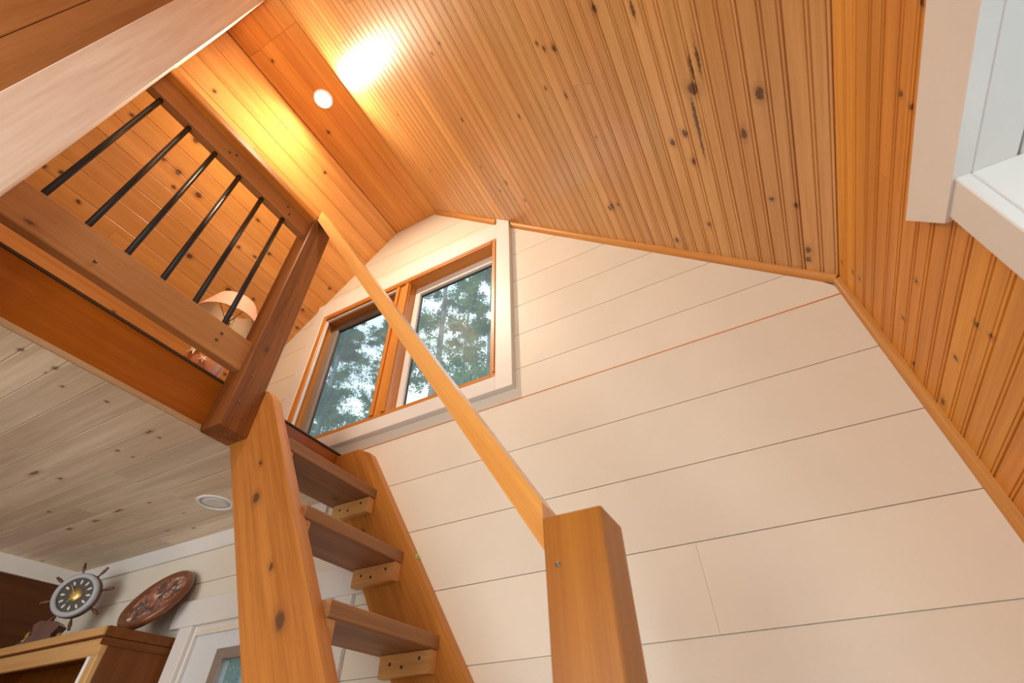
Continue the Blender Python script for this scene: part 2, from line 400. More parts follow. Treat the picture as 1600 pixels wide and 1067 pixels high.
for i in range(4):
    w = (XA-XB)/4; u = XB + w*(i+.5)
    jy = .095
    for a, b in ((-.9, jy), (jy, YW)):
        M = frame((u, (a+b)/2, ZF), (0, 1, 0), (0, 0, -1)); sg = M.to_3x3().col[0].x
        v, f = prism(vprof(w, .014), -(b-a)/2+.0006, (b-a)/2-.0006)
        mesh_obj('board', v, f, M_flat(u-w/2, u+w/2, a, b), M, ceil_f, uvf=lambda c, u=u, m=(a+b)/2, sg=sg: (u+sg*c.x, m+c.y))
dL = Vector((-1, 0, -TL)).normalized(); nL = Vector((math.sin(math.radians(43)), 0, -math.cos(math.radians(43))))
ceil_l = empty('ceiling', (XB, 0, ZF-.5), 'left roof slope of plain knotty pine boards above the loft', 'ceiling', kind='structure')
LL = (XB-XL)/math.cos(math.radians(43))
lay(ceil_l, 'board', (XB, 0, ZF-.003), dL, (0, 1, 0), nL, 0, LL, -.9, YW, .0955, M_left, vprof, .25)
# roof deck behind the boards
def deck(name, a, b, nrm, y0, y1, parent, off=.0145, th=.05):
    n = Vector(nrm).normalized(); a = Vector(a)-n*off; b = Vector(b)-n*off
    p = [a, b, b-n*th, a-n*th]; v = [(q.x, y0, q.z) for q in p] + [(q.x, y1, q.z) for q in p]
    mesh_obj(name, v, [(0, 1, 2, 3), (7, 6, 5, 4), (0, 4, 5, 1), (1, 5, 6, 2), (2, 6, 7, 3), (3, 7, 4, 0)], M_deck, Matrix.Translation(WM[parent.name].translation*0), parent)
M_deck = wood('roof_deck_pine', P_L, P_D, (), 0)
deck('deck', (XA, 0, ZF), (XR, 0, 2.567), nR, YB, YW+.09, ceil_r)
deck('deck', (XB-.03, 0, ZF), (XA+.03, 0, ZF), (0, 0, -1), YB, YW+.09, ceil_f, .02)
deck('deck', (XB, 0, ZF-.003), (XL, 0, ZF-.003-TL*(XB-XL)), nL, YB, YW+.09, ceil_l)

# right wall of beaded pine with a window
wall_r = empty('wall_right', (XR, 0, 0), 'right wall of beaded honey pine boards beside the white window', 'wall', kind='structure')
wy1, wz0, wz1 = .652, 1.15, 2.124
n = 27; pit = 2.567/n
for i in range(n):
    z0 = 2.567-(i+1)*pit; z1 = z0+pit; spans = [(-.9, YW)]
    if z0 < wz1-.005 and z1 > wz0+.005: spans = [(wy1+.02, YW)]
    cuts = []
    for a, b in spans:
        if b-a > 1 and i in (3, 5): cuts += [(a, .63+.06*i), (.63+.06*i, b)]
        elif b-a > 1 and i == 2: cuts += [(a, .80), (.80, b)]
        else: cuts.append((a, b))
    for a, b in cuts:
        M = frame((XR, (a+b)/2, (z0+z1)/2), (0, 1, 0), (-1, 0, 0)); sg = M.to_3x3().col[0].z
        v, f = prism(bead_profile(pit, .014), -(b-a)/2+.0004, (b-a)/2-.0004)
        mesh_obj('bead_board', v, f, M_wall(a, b, z0, z1), M, wall_r, uvf=lambda c, m=(a+b)/2, zc=(z0+z1)/2, sg=sg: (m+c.y, zc+sg*c.x))
XS = XR+.0145
for lo, hi in (((XS, wy1+.02, 0), (XS+.1, YW+.09, 2.58)), ((XS, YB, wz1+.02), (XS+.1, wy1+.02, 2.58)), ((XS, -1.0, 0), (XS+.1, wy1+.02, wz0-.02)), ((XS, YB, 0), (XS+.1, -1.0, .92)), ((XS, -1.0, wz0-.02), (XS+.1, -.78, wz1+.02)), ((XS, YB, .92), (XS+.1, -2.3, wz1+.02))):
    slab('sheathing', lo, hi, M_deck, wall_r)

# pine quarter-round mouldings
def moulding(name, a, b, n1, n2, s, mat, label):
    """quarter round in the corner between two surfaces with room-side normals n1, n2"""
    a = Vector(a); b = Vector(b); y = (b-a).normalized(); x = Vector(n1).normalized(); z = Vector(n2).normalized(); L = (b-a).length
    cs = [(0, 0), (s, 0)] + [(s*math.cos(q), s*math.sin(q)) for q in (math.pi*k/10 for k in range(1, 5))] + [(0, s)]
    M = Matrix((x, y, z)).transposed().to_4x4(); M.translation = (a+b)/2
    v, f = prism(cs, -L/2, L/2)
    o = mesh_obj(name, v, f, mat, M); return tag(o, label, 'moulding', kind='structure')
sRn = sR.normalized(); nRn = nR.normalized()
ca = Vector((XA, YW, ZF)) + sRn*.01
moulding('trim_1', ca, Vector((-.745, YW, ZF-KR*(-.745-XA))), (0, -1, 0), nRn, .021, M_trim, 'short pine moulding from the ridge to the white window casing')
moulding('trim_2', Vector((-.652, YW, ZF-KR*(-.652-XA))), Vector((XR, YW, 2.567))-sRn*.005, (0, -1, 0), nRn, .021, M_trim, 'long sloping pine moulding along the top of the white gable wall')
moulding('trim_3', (XR, YW, 2.56), (XR, YW, .02), (0, -1, 0), (-1, 0, 0), .021, M_trim, 'upright pine moulding in the corner of white gable wall and right wall')

# ------------------------------------------------------------------ gable window
win = empty('window_1', (-1.344, YW, 2.566), 'twin pine-framed window with white casing high in the gable wall', 'window', kind='structure')
CF = YW-.03     # casing face
def piece(name, lo, hi, mat, par=win, c=.002): return box(name, lo, hi, mat, par, c)
zs = lambda x: ZF-KR*(x-XA)-.002
Mc = frame((0, CF, 0), (0, 0, 1), (0, -1, 0))     # local Y=z, Z=-y, X= y×z = z × -y
sgx = Mc.to_3x3().col[0].x
poly('casing_stile', [(sgx*-.733, 2.566), (sgx*-.658, 2.566), (sgx*-.658, zs(-.658)), (sgx*-.733, zs(-.733))], -.0295, 0, M_casing, Mc, win)
piece('casing_stile', (-2.03, CF, 2.566), (-1.955, YW-.0005, 3.70), M_casing)
piece('casing_head', (-1.955, CF, 3.573), (-.7335, YW-.0005, 3.70), M_casing)
piece('casing_apron', (-1.955, CF, 2.566), (-.7335, YW-.0005, 2.636), M_casing)
fy0, fy1 = CF+.002, YW+.085
jw = .026
piece('frame_jamb', (-.733-jw, fy0, 2.6365), (-.7335, fy1, 3.5725), M_frame)
piece('frame_jamb', (-1.9545, fy0, 2.6365), (-1.955+jw+.012, fy1, 3.5725), M_frame)
piece('frame_head', (-1.955+jw+.0125, fy0, 3.5275), (-.7335-jw, fy1, 3.5725), M_frame)
piece('frame_sill', (-1.955+jw+.0125, fy0, 2.6365), (-.7335-jw, fy1, 2.6365+.02), M_frame)
mx0, mx1 = -1.383, -1.289
piece('mullion', (mx0, fy0+.004, 2.657), (mx1, fy1, 3.527), M_frame, c=.004)
for xx in (mx0+.004, mx1-.026): piece('mullion_bead', (xx, fy0-.006, 2.658), (xx+.022, fy0+.0035, 3.526), M_frame, c=.004)
piece('frame_bead', (-1.915, fy0-.007, 3.532), (-.76, fy0-.0005, 3.544), M_frame); piece('frame_bead', (-1.915, fy0-.004, 3.552), (-.76, fy0-.0005, 3.566), M_frame)
piece('frame_bead', (-.747, fy0-.005, 2.66), (-.737, fy0-.0005, 3.551), M_frame)
def sash(x0, x1, z0, z1, y0, y1, wl, wr, wt, wb, mat, gm):
    s = empty('sash', ((x0+x1)/2, (y0+y1)/2, z0), None, None); 
    WMs = WM[s.name]; s.parent = win; s.matrix_local = WM[win.name].inverted() @ WMs
    box('stile', (x0, y0, z0), (x0+wl, y1, z1), mat, s); box('stile', (x1-wr, y0, z0), (x1, y1, z1), mat, s)
    box('rail', (x0+wl, y0, z1-wt), (x1-wr, y1, z1), mat, s); box('rail', (x0+wl, y0, z0), (x1-wr, y1, z0+wb), M_frame if mat is M_taupe else mat, s)
    ym = (y0+y1)/2+.004
    g = .012
    for a, b in (((x0+wl, ym-.004, z0+wb), (x0+wl+g*.6, ym+.004, z1-wt)), ((x0+wl+g*.6, ym-.004, z1-wt-g), (x1-wr, ym+.004, z1-wt))):
        box('gasket', a, b, M_dark, s)
    box('pane', (x0+wl, ym+.005, z0+wb), (x1-wr, ym+.009, z1-wt), gm, s, c=.0005)
sash(mx1+.0005, -.733-jw-.0005, 2.657, 3.527, YW+.03, YW+.06, .034, .012, .056, .02, M_casing, M_glass)
sash(-1.916, mx0-.0005, 2.657, 3.527, YW+.03, YW+.06, .055, .015, .05, .045, M_taupe, M_screen)
piece('stop_bead', (-1.9165, fy0+.004, 2.657), (-1.9165+.012, fy0+.018, 3.527), M_casing)
piece('stop_bead', (-1.9045, fy0+.004, 3.517), (mx0-.001, fy0+.018, 3.527), M_casing)

# ------------------------------------------------------------------ right window
win2 = empty('window_2', (XR, 0, wz0), 'white cased window with deep white reveal in the right pine wall', 'window', kind='structure')
XC = XR-.021
def p2(name, lo, hi, mat=M_casing, c=.002): return box(name, lo, hi, mat, win2, c)
Mq = frame((XR-.0005, 0, 0), (0, 1, 0), (-1, 0, 0)); sq = Mq.to_3x3().col[0].z
poly('casing_head', [(sq*wz1, -.9), (sq*wz1, .742), (sq*2.228, .812), (sq*2.228, -.9)], 0, .0245, M_casing, Mq, win2)
p2('casing_stile', (XC, wy1, wz0-.1), (XR-.0005, .729, wz1-.0005))
p2('casing_stile', (XC, -.88, wz0-.1), (XR-.0005, -.8, wz1-.0005))
p2('casing_apron', (XC, -.7995, wz0-.08), (XR-.0005, wy1-.0005, wz0))
D2 = XR+.19
p2('head_liner', (XR, -.8, wz1), (XR+.058, wy1+.015, wz1+.019))
p2('head_liner', (XR+.062, -.8, wz1), (D2, wy1+.015, wz1+.019))
p2('side_liner', (XR, wy1, wz0), (D2, wy1+.019, wz1-.0005))
p2('side_liner', (XR, -.82, wz0), (D2, -.8, wz1-.0005))
p2('sill_liner', (XR, -.8, wz0-.02), (D2, wy1, wz0))
p2('gasket', (D2-.03, wy1-.004, wz0), (D2-.026, wy1, wz1), M_dark); p2('gasket', (D2-.03, -.8, wz1-.004), (D2-.026, wy1-.004, wz1), M_dark)
for a, b in (((D2-.025, wy1-.05, wz0), (D2, wy1-.0005, wz1-.001)), ((D2-.025, -.7995, wz0), (D2, -.75, wz1-.001)), ((D2-.025, -.75, wz1-.05), (D2, wy1-.05, wz1-.001)), ((D2-.025, -.75, wz0), (D2, wy1-.05, wz0+.05))):
    p2('sash_rail', a, b)
p2('pane', (D2-.012, -.75, wz0+.05), (D2-.008, wy1-.05, wz1-.05), M_glass, .0005)

# ------------------------------------------------------------------ room under the loft
ceil_low = empty('ceiling', (-2.4, .2, ZC), 'low ceiling of pale planks underneath the loft', 'ceiling', kind='structure')
ys = [-.75, -.64, -.54, -.44, -.33, -.22, -.12, -.01, .095, .226, .311, .411, .531, .619, .73, .83, .93, 1.02, 1.12, 1.215, YW]
for a, b in zip(ys[:-1], ys[1:]):
    cuts = [XL, -1.5085]
    if random.random() < .75: cuts.insert(1, random.uniform(-2.9, -1.9))
    for p, q in zip(cuts[:-1], cuts[1:]):
        M = frame(((p+q)/2, (a+b)/2, ZC), (1, 0, 0), (0, 0, -1)); sg = M.to_3x3().col[0].y
        v, f = prism(chamf(b-a-.0005, .012, .002), -(q-p)/2+.0003, (q-p)/2-.0003)
        mesh_obj('plank', v, f, M_low(p, q, a, b), M, ceil_low, uvf=lambda c, m=(p+q)/2, yc=(a+b)/2, sg=sg: (m+c.y, yc+sg*c.x))
floor_l = box('floor', (XL, YB, ZC+.013), (-1.546, YW, ZL), M_floor, None, .001); tag(floor_l, 'loft floor platform above the pale plank ceiling', 'floor', kind='structure')
fl = box('floor', (XL-.1, YB-.1, -.1), (XR+.2, YW+.09, 0), M_floor, None, .001); tag(fl, 'wooden floor of the cottage room below', 'floor', kind='structure')
beam = box('loft_beam', (-1.545, YB, ZC+.0125), (-1.508, YW, ZL), M_fascia, None, .002); tag(beam, 'amber stained beam along the loft edge below the railing', 'beam')
nos = box('floor_nosing', (-1.56, YB, ZL+.0005), (-1.503, YW, ZL+.009), M_nose, None, .002); tag(nos, 'thin dark nosing on the loft floor edge above the beam', 'nosing')
mo = box('trim_4', (-1.5078, YB, ZC-.001), (-1.4985, .70, ZC+.016), M_strip, None, .003); tag(mo, 'pale thin moulding strip under the amber loft beam', 'moulding', kind='structure')
wl_ = empty('wall_left', (XL, 0, 0), 'left kitchen wall of wood coloured dark for shade below a white band', 'wall', kind='structure')
slab('band', (XL-.02, YB, 2.235), (XL+.012, YW, ZC), M_casing, wl_)
zz = 2.2345
while zz > .05:
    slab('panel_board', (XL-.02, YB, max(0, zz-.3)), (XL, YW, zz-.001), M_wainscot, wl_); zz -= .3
slab('sheathing', (XL-.12, YB, 0), (XL-.021, YW+.09, 2.75), M_deck, wl_)
crown = box('trim_5', (XL+.0125, YW-.013, 2.234), (-1.52, YW-.0005, ZC-.0005), M_casing, None, .002); tag(crown, 'flat white frieze board under the pale plank ceiling', 'trim', kind='structure')
wf = empty('wall_front', (-1.4, YB, 0), 'front wall behind the viewer with a large assumed opening for the added fill light', 'wall', kind='structure')
for lo, hi in (((XL-.1, YB-.1, 0), (-2.3, YB, 2.12)), ((.15, YB-.1, 0), (XR+.1, YB, 2.12)), ((XL-.1, YB-.1, 2.12), (XR+.1, YB, 4.5))):
    slab('panel', lo, hi, M_white, wf)

# door in the gable wall under the loft
door = empty('door_1', (-1.73, YW, 0), 'pale grey-white door with dark glazing behind the stair', 'door', kind='structure')
def pd(name, lo, hi, mat, c=.002): return box(name, lo, hi, mat, door, c)
pd('casing_head', (-2.235, YW-.022, 1.925), (-1.22, YW-.0005, 2.022), M_casing)
pd('casing_stile', (-2.175, YW-.018, 0), (-2.10, YW-.0005, 1.9245), M_casing)
pd('casing_stile', (-1.36, YW-.018, 0), (-1.285, YW-.0005, 1.9245), M_casing)
pd('stop', (-2.0995, YW-.002, 0), (-2.085, YW+.05, 1.92), M_casing); pd('stop', (-1.375, YW-.002, 0), (-1.3605, YW+.05, 1.92), M_casing); pd('stop', (-2.0845, YW-.002, 1.905), (-1.3755, YW+.05, 1.92), M_casing)
dy0, dy1 = YW+.012, YW+.05
pd('stile', (-2.084, dy0, .01), (-1.93, dy1, 1.904), M_door); pd('stile', (-1.53, dy0, .01), (-1.376, dy1, 1.904), M_door)
pd('rail', (-1.9295, dy0, 1.835), (-1.5305, dy1, 1.904), M_door); pd('rail', (-1.9295, dy0, .01), (-1.5305, dy1, .9), M_door)
for lo, hi in (((-1.9295, dy0-.008, .9), (-1.885, dy1-.01, 1.8345)), ((-1.575, dy0-.008, .9), (-1.5305, dy1-.01, 1.8345)), ((-1.8845, dy0-.008, 1.80), (-1.5755, dy1-.01, 1.8345)), ((-1.8845, dy0-.008, .9), (-1.5755, dy1-.01, .94))):
    pd('glazing_bead', lo, hi, M_taupe)
pd('pane', (-1.8845, dy0+.008, .94), (-1.5755, dy0+.012, 1.80), M_glass, .0005)

# ------------------------------------------------------------------ loft posts and railing
def screws(parent, pts, nrm, r=.0045, mat=M_screw):
    for p in pts:
        v, f = lathe([(r, 0), (r, .0012), (r*.6, .002)], 10)
        M = frame(p, (0, 0, 1) if abs(Vector(nrm).z) < .9 else (1, 0, 0), nrm)
        mesh_obj('screw', v, f, mat, M, parent)
PX0, PX1, PY0, PY1 = -1.5075, -1.412, .706, .811
post = empty('loft_post', (-1.46, .76, ZC-.004), 'aged cedar post at the stair end of the loft railing', 'post')
box('shaft', (PX0, PY0, ZC-.004), (PX1, PY1, 3.50), M_post, post, .003, 2)
screws(post, [(PX1+.0005, .765, 2.36), (PX1+.0005, .785, 2.43), (PX1+.0005, .735, 2.41), (PX1+.0005, .742, 2.52)], (1, 0, 0), .005)
npost = empty('loft_post', (-1.38, -.11, 0), 'thick pale timber post at the near end of the loft railing', 'post')
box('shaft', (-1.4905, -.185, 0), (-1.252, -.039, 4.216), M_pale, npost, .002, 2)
pw_ = empty('wall_loft', (-1.5, -.6, ZL), 'planked partition beside the thick pale post', 'wall', kind='structure')
for i in range(6): box('plank', (-1.50, -.188-.13*(i+1), ZL+.015), (-1.475, -.188-.13*i-.002, 4.20), M_lrail, pw_, .003, 2)
rail = empty('loft_railing', (-1.46, .33, ZL), 'brown pine loft railing with round black iron balusters', 'railing')
RY0, RY1 = -.0385, .7055
box('bottom_rail', (-1.479, RY0, 2.535), (-1.441, RY1, 2.665), M_lrail, rail, .003)
box('top_rail', (-1.479, RY0, 3.352), (-1.441, RY1, 3.452), M_lrail, rail, .003)
cap = box('cap_rail', (-1.515, RY0, 3.4525), (-1.405, RY1, 3.492), M_frame, rail, .005)
for i in range(6):
    y = .009 + .1167*i
    v, f = lathe([(.0095, 0), (.0095, .686)], 14)
    b = mesh_obj('baluster', v, f, M_black, Matrix.Translation((-1.46, y, 2.6655)), rail, True)
screws(rail, [(-1.4405, .30, 3.42), (-1.4405, .275, 3.40), (-1.4405, .58, 3.42), (-1.4405, .60, 3.385), (-1.4405, .594, 2.62), (-1.4405, .588, 2.586), (-1.4405, .195, 2.572)], (1, 0, 0), .0055, M_hole)

# ------------------------------------------------------------------ stair
stair = empty('loft_stair', (-.75, 1.06, 0), 'steep cedar ladder stair with open treads against the gable wall', 'stair')
dS = Vector((-.5258, 0, .8506))     # up the stair
def front_near(z): return -1.209 + (2.21-z)*.618
def stringer(y0, y1, fx, top, knots):
    W_ = .232     # horizontal width of the sloping plank
    zt = 2.455
    M = frame((fx(1.2)-W_/2, y0, 1.2), dS, (0, -1, 0)); Mi = M.inverted()
    ring_ = [(fx(0), 0), (fx(zt), zt)] + top + [(fx(0)-W_, 0)]
    pts = []
    for x, z in ring_:
        q = Mi @ Vector((x, y0, z)); pts.append((q.x, q.y))
    kn = []
    for x, z, ru, rv in knots:
        q = Mi @ Vector((x, y0, z)); kn.append((q.x, q.y, ru, rv))
    m = wood('cedar_stringer', (.56, .235, .045), (.36, .125, .018), kn, .12, 4, .5, .05, .02, kcol=(.09, .045, .02)) if kn else M_cedar
    return poly('stringer', pts, -(y1-y0), 0, m, M, stair)
stringer(.8115, .8495, front_near, [(-1.405, 2.50), (-1.5065, 2.50), (-1.5065, front_near(0)*0+2.325)], [(-1.247, 2.061, .014, .022), (-1.005, 1.722, .016, .026)])
far_front = lambda z: -1.33 + (2.474-z)*.634
sf = stringer(1.274, YW-.0005, lambda z: far_front(z), [(-1.385, 2.49), (-1.5065, 2.49), (-1.5065, 2.37)], [(-1.13, 1.80, .012, .018), (-1.27, 2.12, .010, .02)])
tz = [2.276-.2575*k for k in range(9)]
for k, z in enumerate(tz):
    if z < .1: break
    xf = -1.238 + .1685*k
    tr = box('tread', (xf-.20, .8497, z-.037), (xf, 1.2738, z), M_tread, stair, .003, 1)
    for (ya, yb) in ((1.2435, 1.2737), (.8498, .88)):
        lo = (xf-.178, ya, z-.037-.056); hi = (xf-.006, yb, z-.0375)
        cl = box('cleat', lo, hi, M_cleat, stair, .002, 0)
        if ya > 1: screws(cl, [(xf-.14, ya-.0005, z-.062), (xf-.098, ya-.0005, z-.072), (xf-.04, ya-.0005, z-.056)], (0, -1, 0), .0045, M_hole)
v, f = ring(.006, .0022, 16, 6)
mesh_obj('green_tag', v, f, M_green, frame((far_front(2.0)+.004, YW-.02, 2.0), (0, 0, 1), (.85, -.1, .52)), stair)

# ------------------------------------------------------------------ newel and handrail
newel = empty('newel_post', (-.26, .755, 0), 'honey coloured square newel post at the foot of the handrail', 'post')
box('shaft', (-.31, .70, 0), (-.2095, .805, 1.765), M_newel, newel, .003, 2)
screws(newel, [(-.288, .6995, 1.69)], (0, -1, 0), .004)
# rail follows the stair; its top end dies into the loft post
hx = Vector((-1.4125-(-.318), 0, 0)); 
Mh = frame((0, .718, 0), (1, 0, 0), (0, -1, 0)); sg = Mh.to_3x3().col[0].z
def up(x): return 1.722 + (-.318-x)*1.602      # underside of the rail at x
hp = [(-1.4115, up(-1.4115)), (-.316, up(-.316)), (-.316, up(-.316)+.082), (-1.4115, up(-1.4115)+.082)]
a0 = Vector((-.316, .718, up(-.316)+.041)); a1 = Vector((-1.4115, .718, up(-1.4115)+.041)); 
Mh = frame((a0+a1)/2, a1-a0, (0, -1, 0)); Mi = Mh.inverted()
pts = [((Mi @ Vector((x, .718, z))).x, (Mi @ Vector((x, .718, z))).y) for x, z in hp]
hr = poly('handrail', pts, -.06, 0, M_rail, Mh); tag(hr, 'blond wooden handrail slanting from newel post up to the loft post', 'handrail')

# ------------------------------------------------------------------ downlights
def downlight(loc, lit, label, R=.045, power=0):
    t = empty('recessed_light', loc, label, 'light')
    M = Matrix.Translation(loc) @ Matrix.Rotation(math.pi, 4, 'X')
    v, f = lathe([(R*.88, -.004), (R*.89, .003), (R, .004), (R*1.1, .001), (R*1.12, -.002)], 40, False)
    mesh_obj('trim_ring', v, f, M_lampw, M, t, True)
    v, f = lathe([(R*.885, 0), (R*.5, .0012), (.001, .002)], 40)
    mesh_obj('lens', v, f, plain('lit_lens', (.9, .85, .75), .4, 0, (1, .86, .66), 60) if lit else plain('unlit_lens', (.75, .74, .72), .4), M, t, True)
    if power:
        l = bpy.data.lights.new('downlight_beam', 'AREA'); l.shape = 'DISK'; l.size = R*1.4; l.energy = power; l.color = (1, .82, .61)
        lo = bpy.data.objects.new('downlight_beam', l); COL.objects.link(lo); lo.location = Vector(loc) + Vector((0, 0, -.008))
downlight((-1.344, .428, ZF-.001), True, 'lit recessed downlight in the flat pine strip at the ridge', .047, 26)
downlight((-1.93, 1.09, ZC-.001), False, 'unlit round white recessed light in the pale plank ceiling', .065)

# ------------------------------------------------------------------ lamp on the loft
tbl = empty('night_stand', (-2.1, .83, ZL), 'low stained stand under the coral lamp on the loft', 'table')
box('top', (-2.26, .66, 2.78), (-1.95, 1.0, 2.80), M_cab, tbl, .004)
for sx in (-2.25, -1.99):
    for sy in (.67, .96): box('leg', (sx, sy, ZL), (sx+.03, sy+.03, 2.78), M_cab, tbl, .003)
lamp = empty('table_lamp', (-2.04, .835, 2.80), 'coral table lamp with pink shade and starfish behind the balusters', 'lamp')
LB = Matrix.Translation((-2.04, .835, 2.80))
v, f = lathe([(.055, 0), (.066, .012), (.08, .05), (.088, .10), (.082, .15), (.055, .20), (.03, .24), (.022, .27), (.024, .29)], 40)
mesh_obj('base', v, f, M_ceram, LB, lamp, True)
v, f = lathe([(.009, .29), (.009, .34), (.018, .342), (.018, .38)], 16); mesh_obj('socket', v, f, M_brass, LB, lamp, True)
v, f = lathe([(.156, .362), (.143, .40), (.10, .505), (.099, .507), (.098, .505), (.141, .40), (.1545, .363)], 48, False)
sh = mesh_obj('shade', v, f, M_shade, LB, lamp, True)
v, f = lathe([(.153, .364), (.14, .401), (.0965, .504)], 48, False); mesh_obj('lining', v, f, M_shadein, LB, sh, True)
v, f = ring(.1545, .0022, 48, 6); mesh_obj('rim_wire', v, f, M_brass, LB @ Matrix.Translation((0, 0, .363)), sh, True)
for k in range(3):
    a = k*2.094+.4
    v, f = tube([(0, 0, .375), (.05*math.cos(a), .05*math.sin(a), .44), (.098*math.cos(a), .098*math.sin(a), .503)], [.0018]*3, 6)
    mesh_obj('shade_wire', v, f, M_dark, LB, sh, True)
def starfish(loc, nrm, R):
    v = [(0, 0, .008)]; 
    for i in range(10):
        a = math.pi*i/5; r = R if i % 2 == 0 else R*.33
        v.append((r*math.cos(a), r*math.sin(a), .001 if i % 2 == 0 else .004))
    for i in range(10):
        a = math.pi*i/5; r = R if i % 2 == 0 else R*.33; v.append((r*math.cos(a), r*math.sin(a), -.003))
    f = [(0, i+1, (i+1) % 10+1) for i in range(10)] + [(i+1, i+11, (i+1) % 10+11, (i+1) % 10+1) for i in range(10)] + [tuple(range(20, 10, -1))]
    mesh_obj('starfish', v, f, M_star, frame(loc, (0, .2, 1), nrm), lamp)
nv = Vector((.45, -.89, .0)).normalized()
starfish(Vector((-2.04, .835, 2.80+.115)) + nv*.091, nv, .034)
nv = Vector((.86, -.50, -.05)).normalized()
starfish(Vector((-2.04, .835, 2.80+.075)) + nv*.089, nv, .022)

# ------------------------------------------------------------------ cabinet, clock, plate
CT = 1.894; CX1 = -2.2; CY0 = 1.06
cab = empty('cabinet', (-2.74, 1.19, 0), 'stained pine open cabinet in the kitchen corner', 'cabinet')
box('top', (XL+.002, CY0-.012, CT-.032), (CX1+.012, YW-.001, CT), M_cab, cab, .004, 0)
box('top_edge', (XL+.002, CY0-.02, CT-.03), (CX1+.008, CY0-.0125, CT-.001), M_cablt, cab, .002, 0)
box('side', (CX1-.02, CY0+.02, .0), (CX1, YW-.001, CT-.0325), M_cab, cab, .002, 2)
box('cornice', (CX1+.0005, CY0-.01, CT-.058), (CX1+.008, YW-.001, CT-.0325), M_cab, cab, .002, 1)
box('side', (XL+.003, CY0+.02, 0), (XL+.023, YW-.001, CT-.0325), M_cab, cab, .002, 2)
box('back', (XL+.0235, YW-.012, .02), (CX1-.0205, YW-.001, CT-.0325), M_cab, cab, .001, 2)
box('face_rail', (XL+.003, CY0, CT-.088), (CX1, CY0+.0195, CT-.033), M_cablt, cab, .002, 0)
box('face_stile', (CX1-.04, CY0, 0), (CX1, CY0+.0195, CT-.0885), M_cablt, cab, .002, 2)
box('stile_edge', (CX1-.064, CY0+.002, 0), (CX1-.0405, CY0+.0195, CT-.0885), M_lampw, cab, .001, 2)
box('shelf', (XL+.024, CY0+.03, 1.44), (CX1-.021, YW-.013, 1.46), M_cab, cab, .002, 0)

clk = empty('ship_wheel_clock', (-2.83, 1.14, CT), 'ship wheel clock with grey bezel standing on the cabinet', 'clock')
az, ti = .634, -.07
ncl = Vector((math.sin(az)*math.cos(ti), -math.cos(az)*math.cos(ti), math.sin(ti)))
cc = Vector((-2.814, 1.15, 2.104))
MC = frame(cc, Vector((0, 0, 1)) - ncl*ncl.z, ncl)
RC = .089
v, f = lathe([(RC*.98, -.03), (RC*1.0, -.02), (RC*1.0, .004), (RC*.94, .009), (RC*.80, .009), (RC*.77, .004), (RC*.77, -.004)], 48, False)
wh = mesh_obj('bezel', v, f, M_greyring, MC, clk, True)
v, f = lathe([(RC*.99, -.034), (RC*1.02, -.03), (RC*1.02, -.008), (RC*.99, -.006)], 48); mesh_obj('wheel_rim', v, f, M_wheelwood, MC, clk, True)
v, f = lathe([(RC*.78, -.0055), (RC*.78, -.003), (.001, -.0029)], 48); mesh_obj('dial', v, f, M_dial, MC, clk)
for k in range(12):
    a = k*math.pi/6
    q = [(.0, -.009), (.0045, 0), (.0035, .009), (0, .012), (-.0035, .009), (-.0045, 0)]
    Mk = MC @ Matrix.Rotation(a, 4, 'Z') @ Matrix.Translation((0, RC*.56, -.0025))
    poly('hour_mark', q, 0, .001, M_cream, Mk, clk)
v, f = lathe([(.028, -.0028), (.027, 0), (.012, .001), (.001, .003)], 32); mesh_obj('medallion', v, f, M_brass, MC, clk, True)
for a, L in ((.7, .05), (2.6, .035)):
    poly('hand', [(-.0018, -.008), (.0018, -.008), (.0008, L), (-.0008, L)], .0032, .004, M_brass, MC @ Matrix.Rotation(a, 4, 'Z'), clk)
for k in range(8):
    a = k*math.pi/4 + .25
    v, f = lathe([(.004, 0), (.004, .012), (.0065, .02), (.0075, .032), (.005, .042), (.006, .046), (.0045, .051)], 12)
    Mk = MC @ Matrix.Rotation(a, 4, 'Z') @ Matrix.Translation((0, RC*1.0, -.018)) @ Matrix.Rotation(-math.pi/2, 4, 'X')
    mesh_obj('handle', v, f, M_wheelwood, Mk, clk, True)
MB_ = Matrix.Translation((-2.84, 1.135, CT)) @ Matrix.Rotation(az, 4, 'Z')
bx = [(-.075, 0), (.075, 0), (.075, .014), (.055, .022), (.035, .05), (.05, .085), (.03, .10), (-.03, .10), (-.05, .085), (-.035, .05), (-.055, .022), (-.075, .014)]
Mf = MB_ @ Matrix.Rotation(math.pi/2, 4, 'X')
poly('stand', bx, -.03, .03, M_wheelwood, Mf, clk)
v, f = lathe([(.012, 0), (.014, .004), (.008, .012), (.010, .03), (.004, .04)], 16)
mesh_obj('brass_finial', v, f, M_brass, MB_ @ Matrix.Translation((.058, -.012, .0225)), clk, True); mesh_obj('brass_finial', v, f, M_brass, MB_ @ Matrix.Translation((-.058, -.012, .0225)), clk, True)

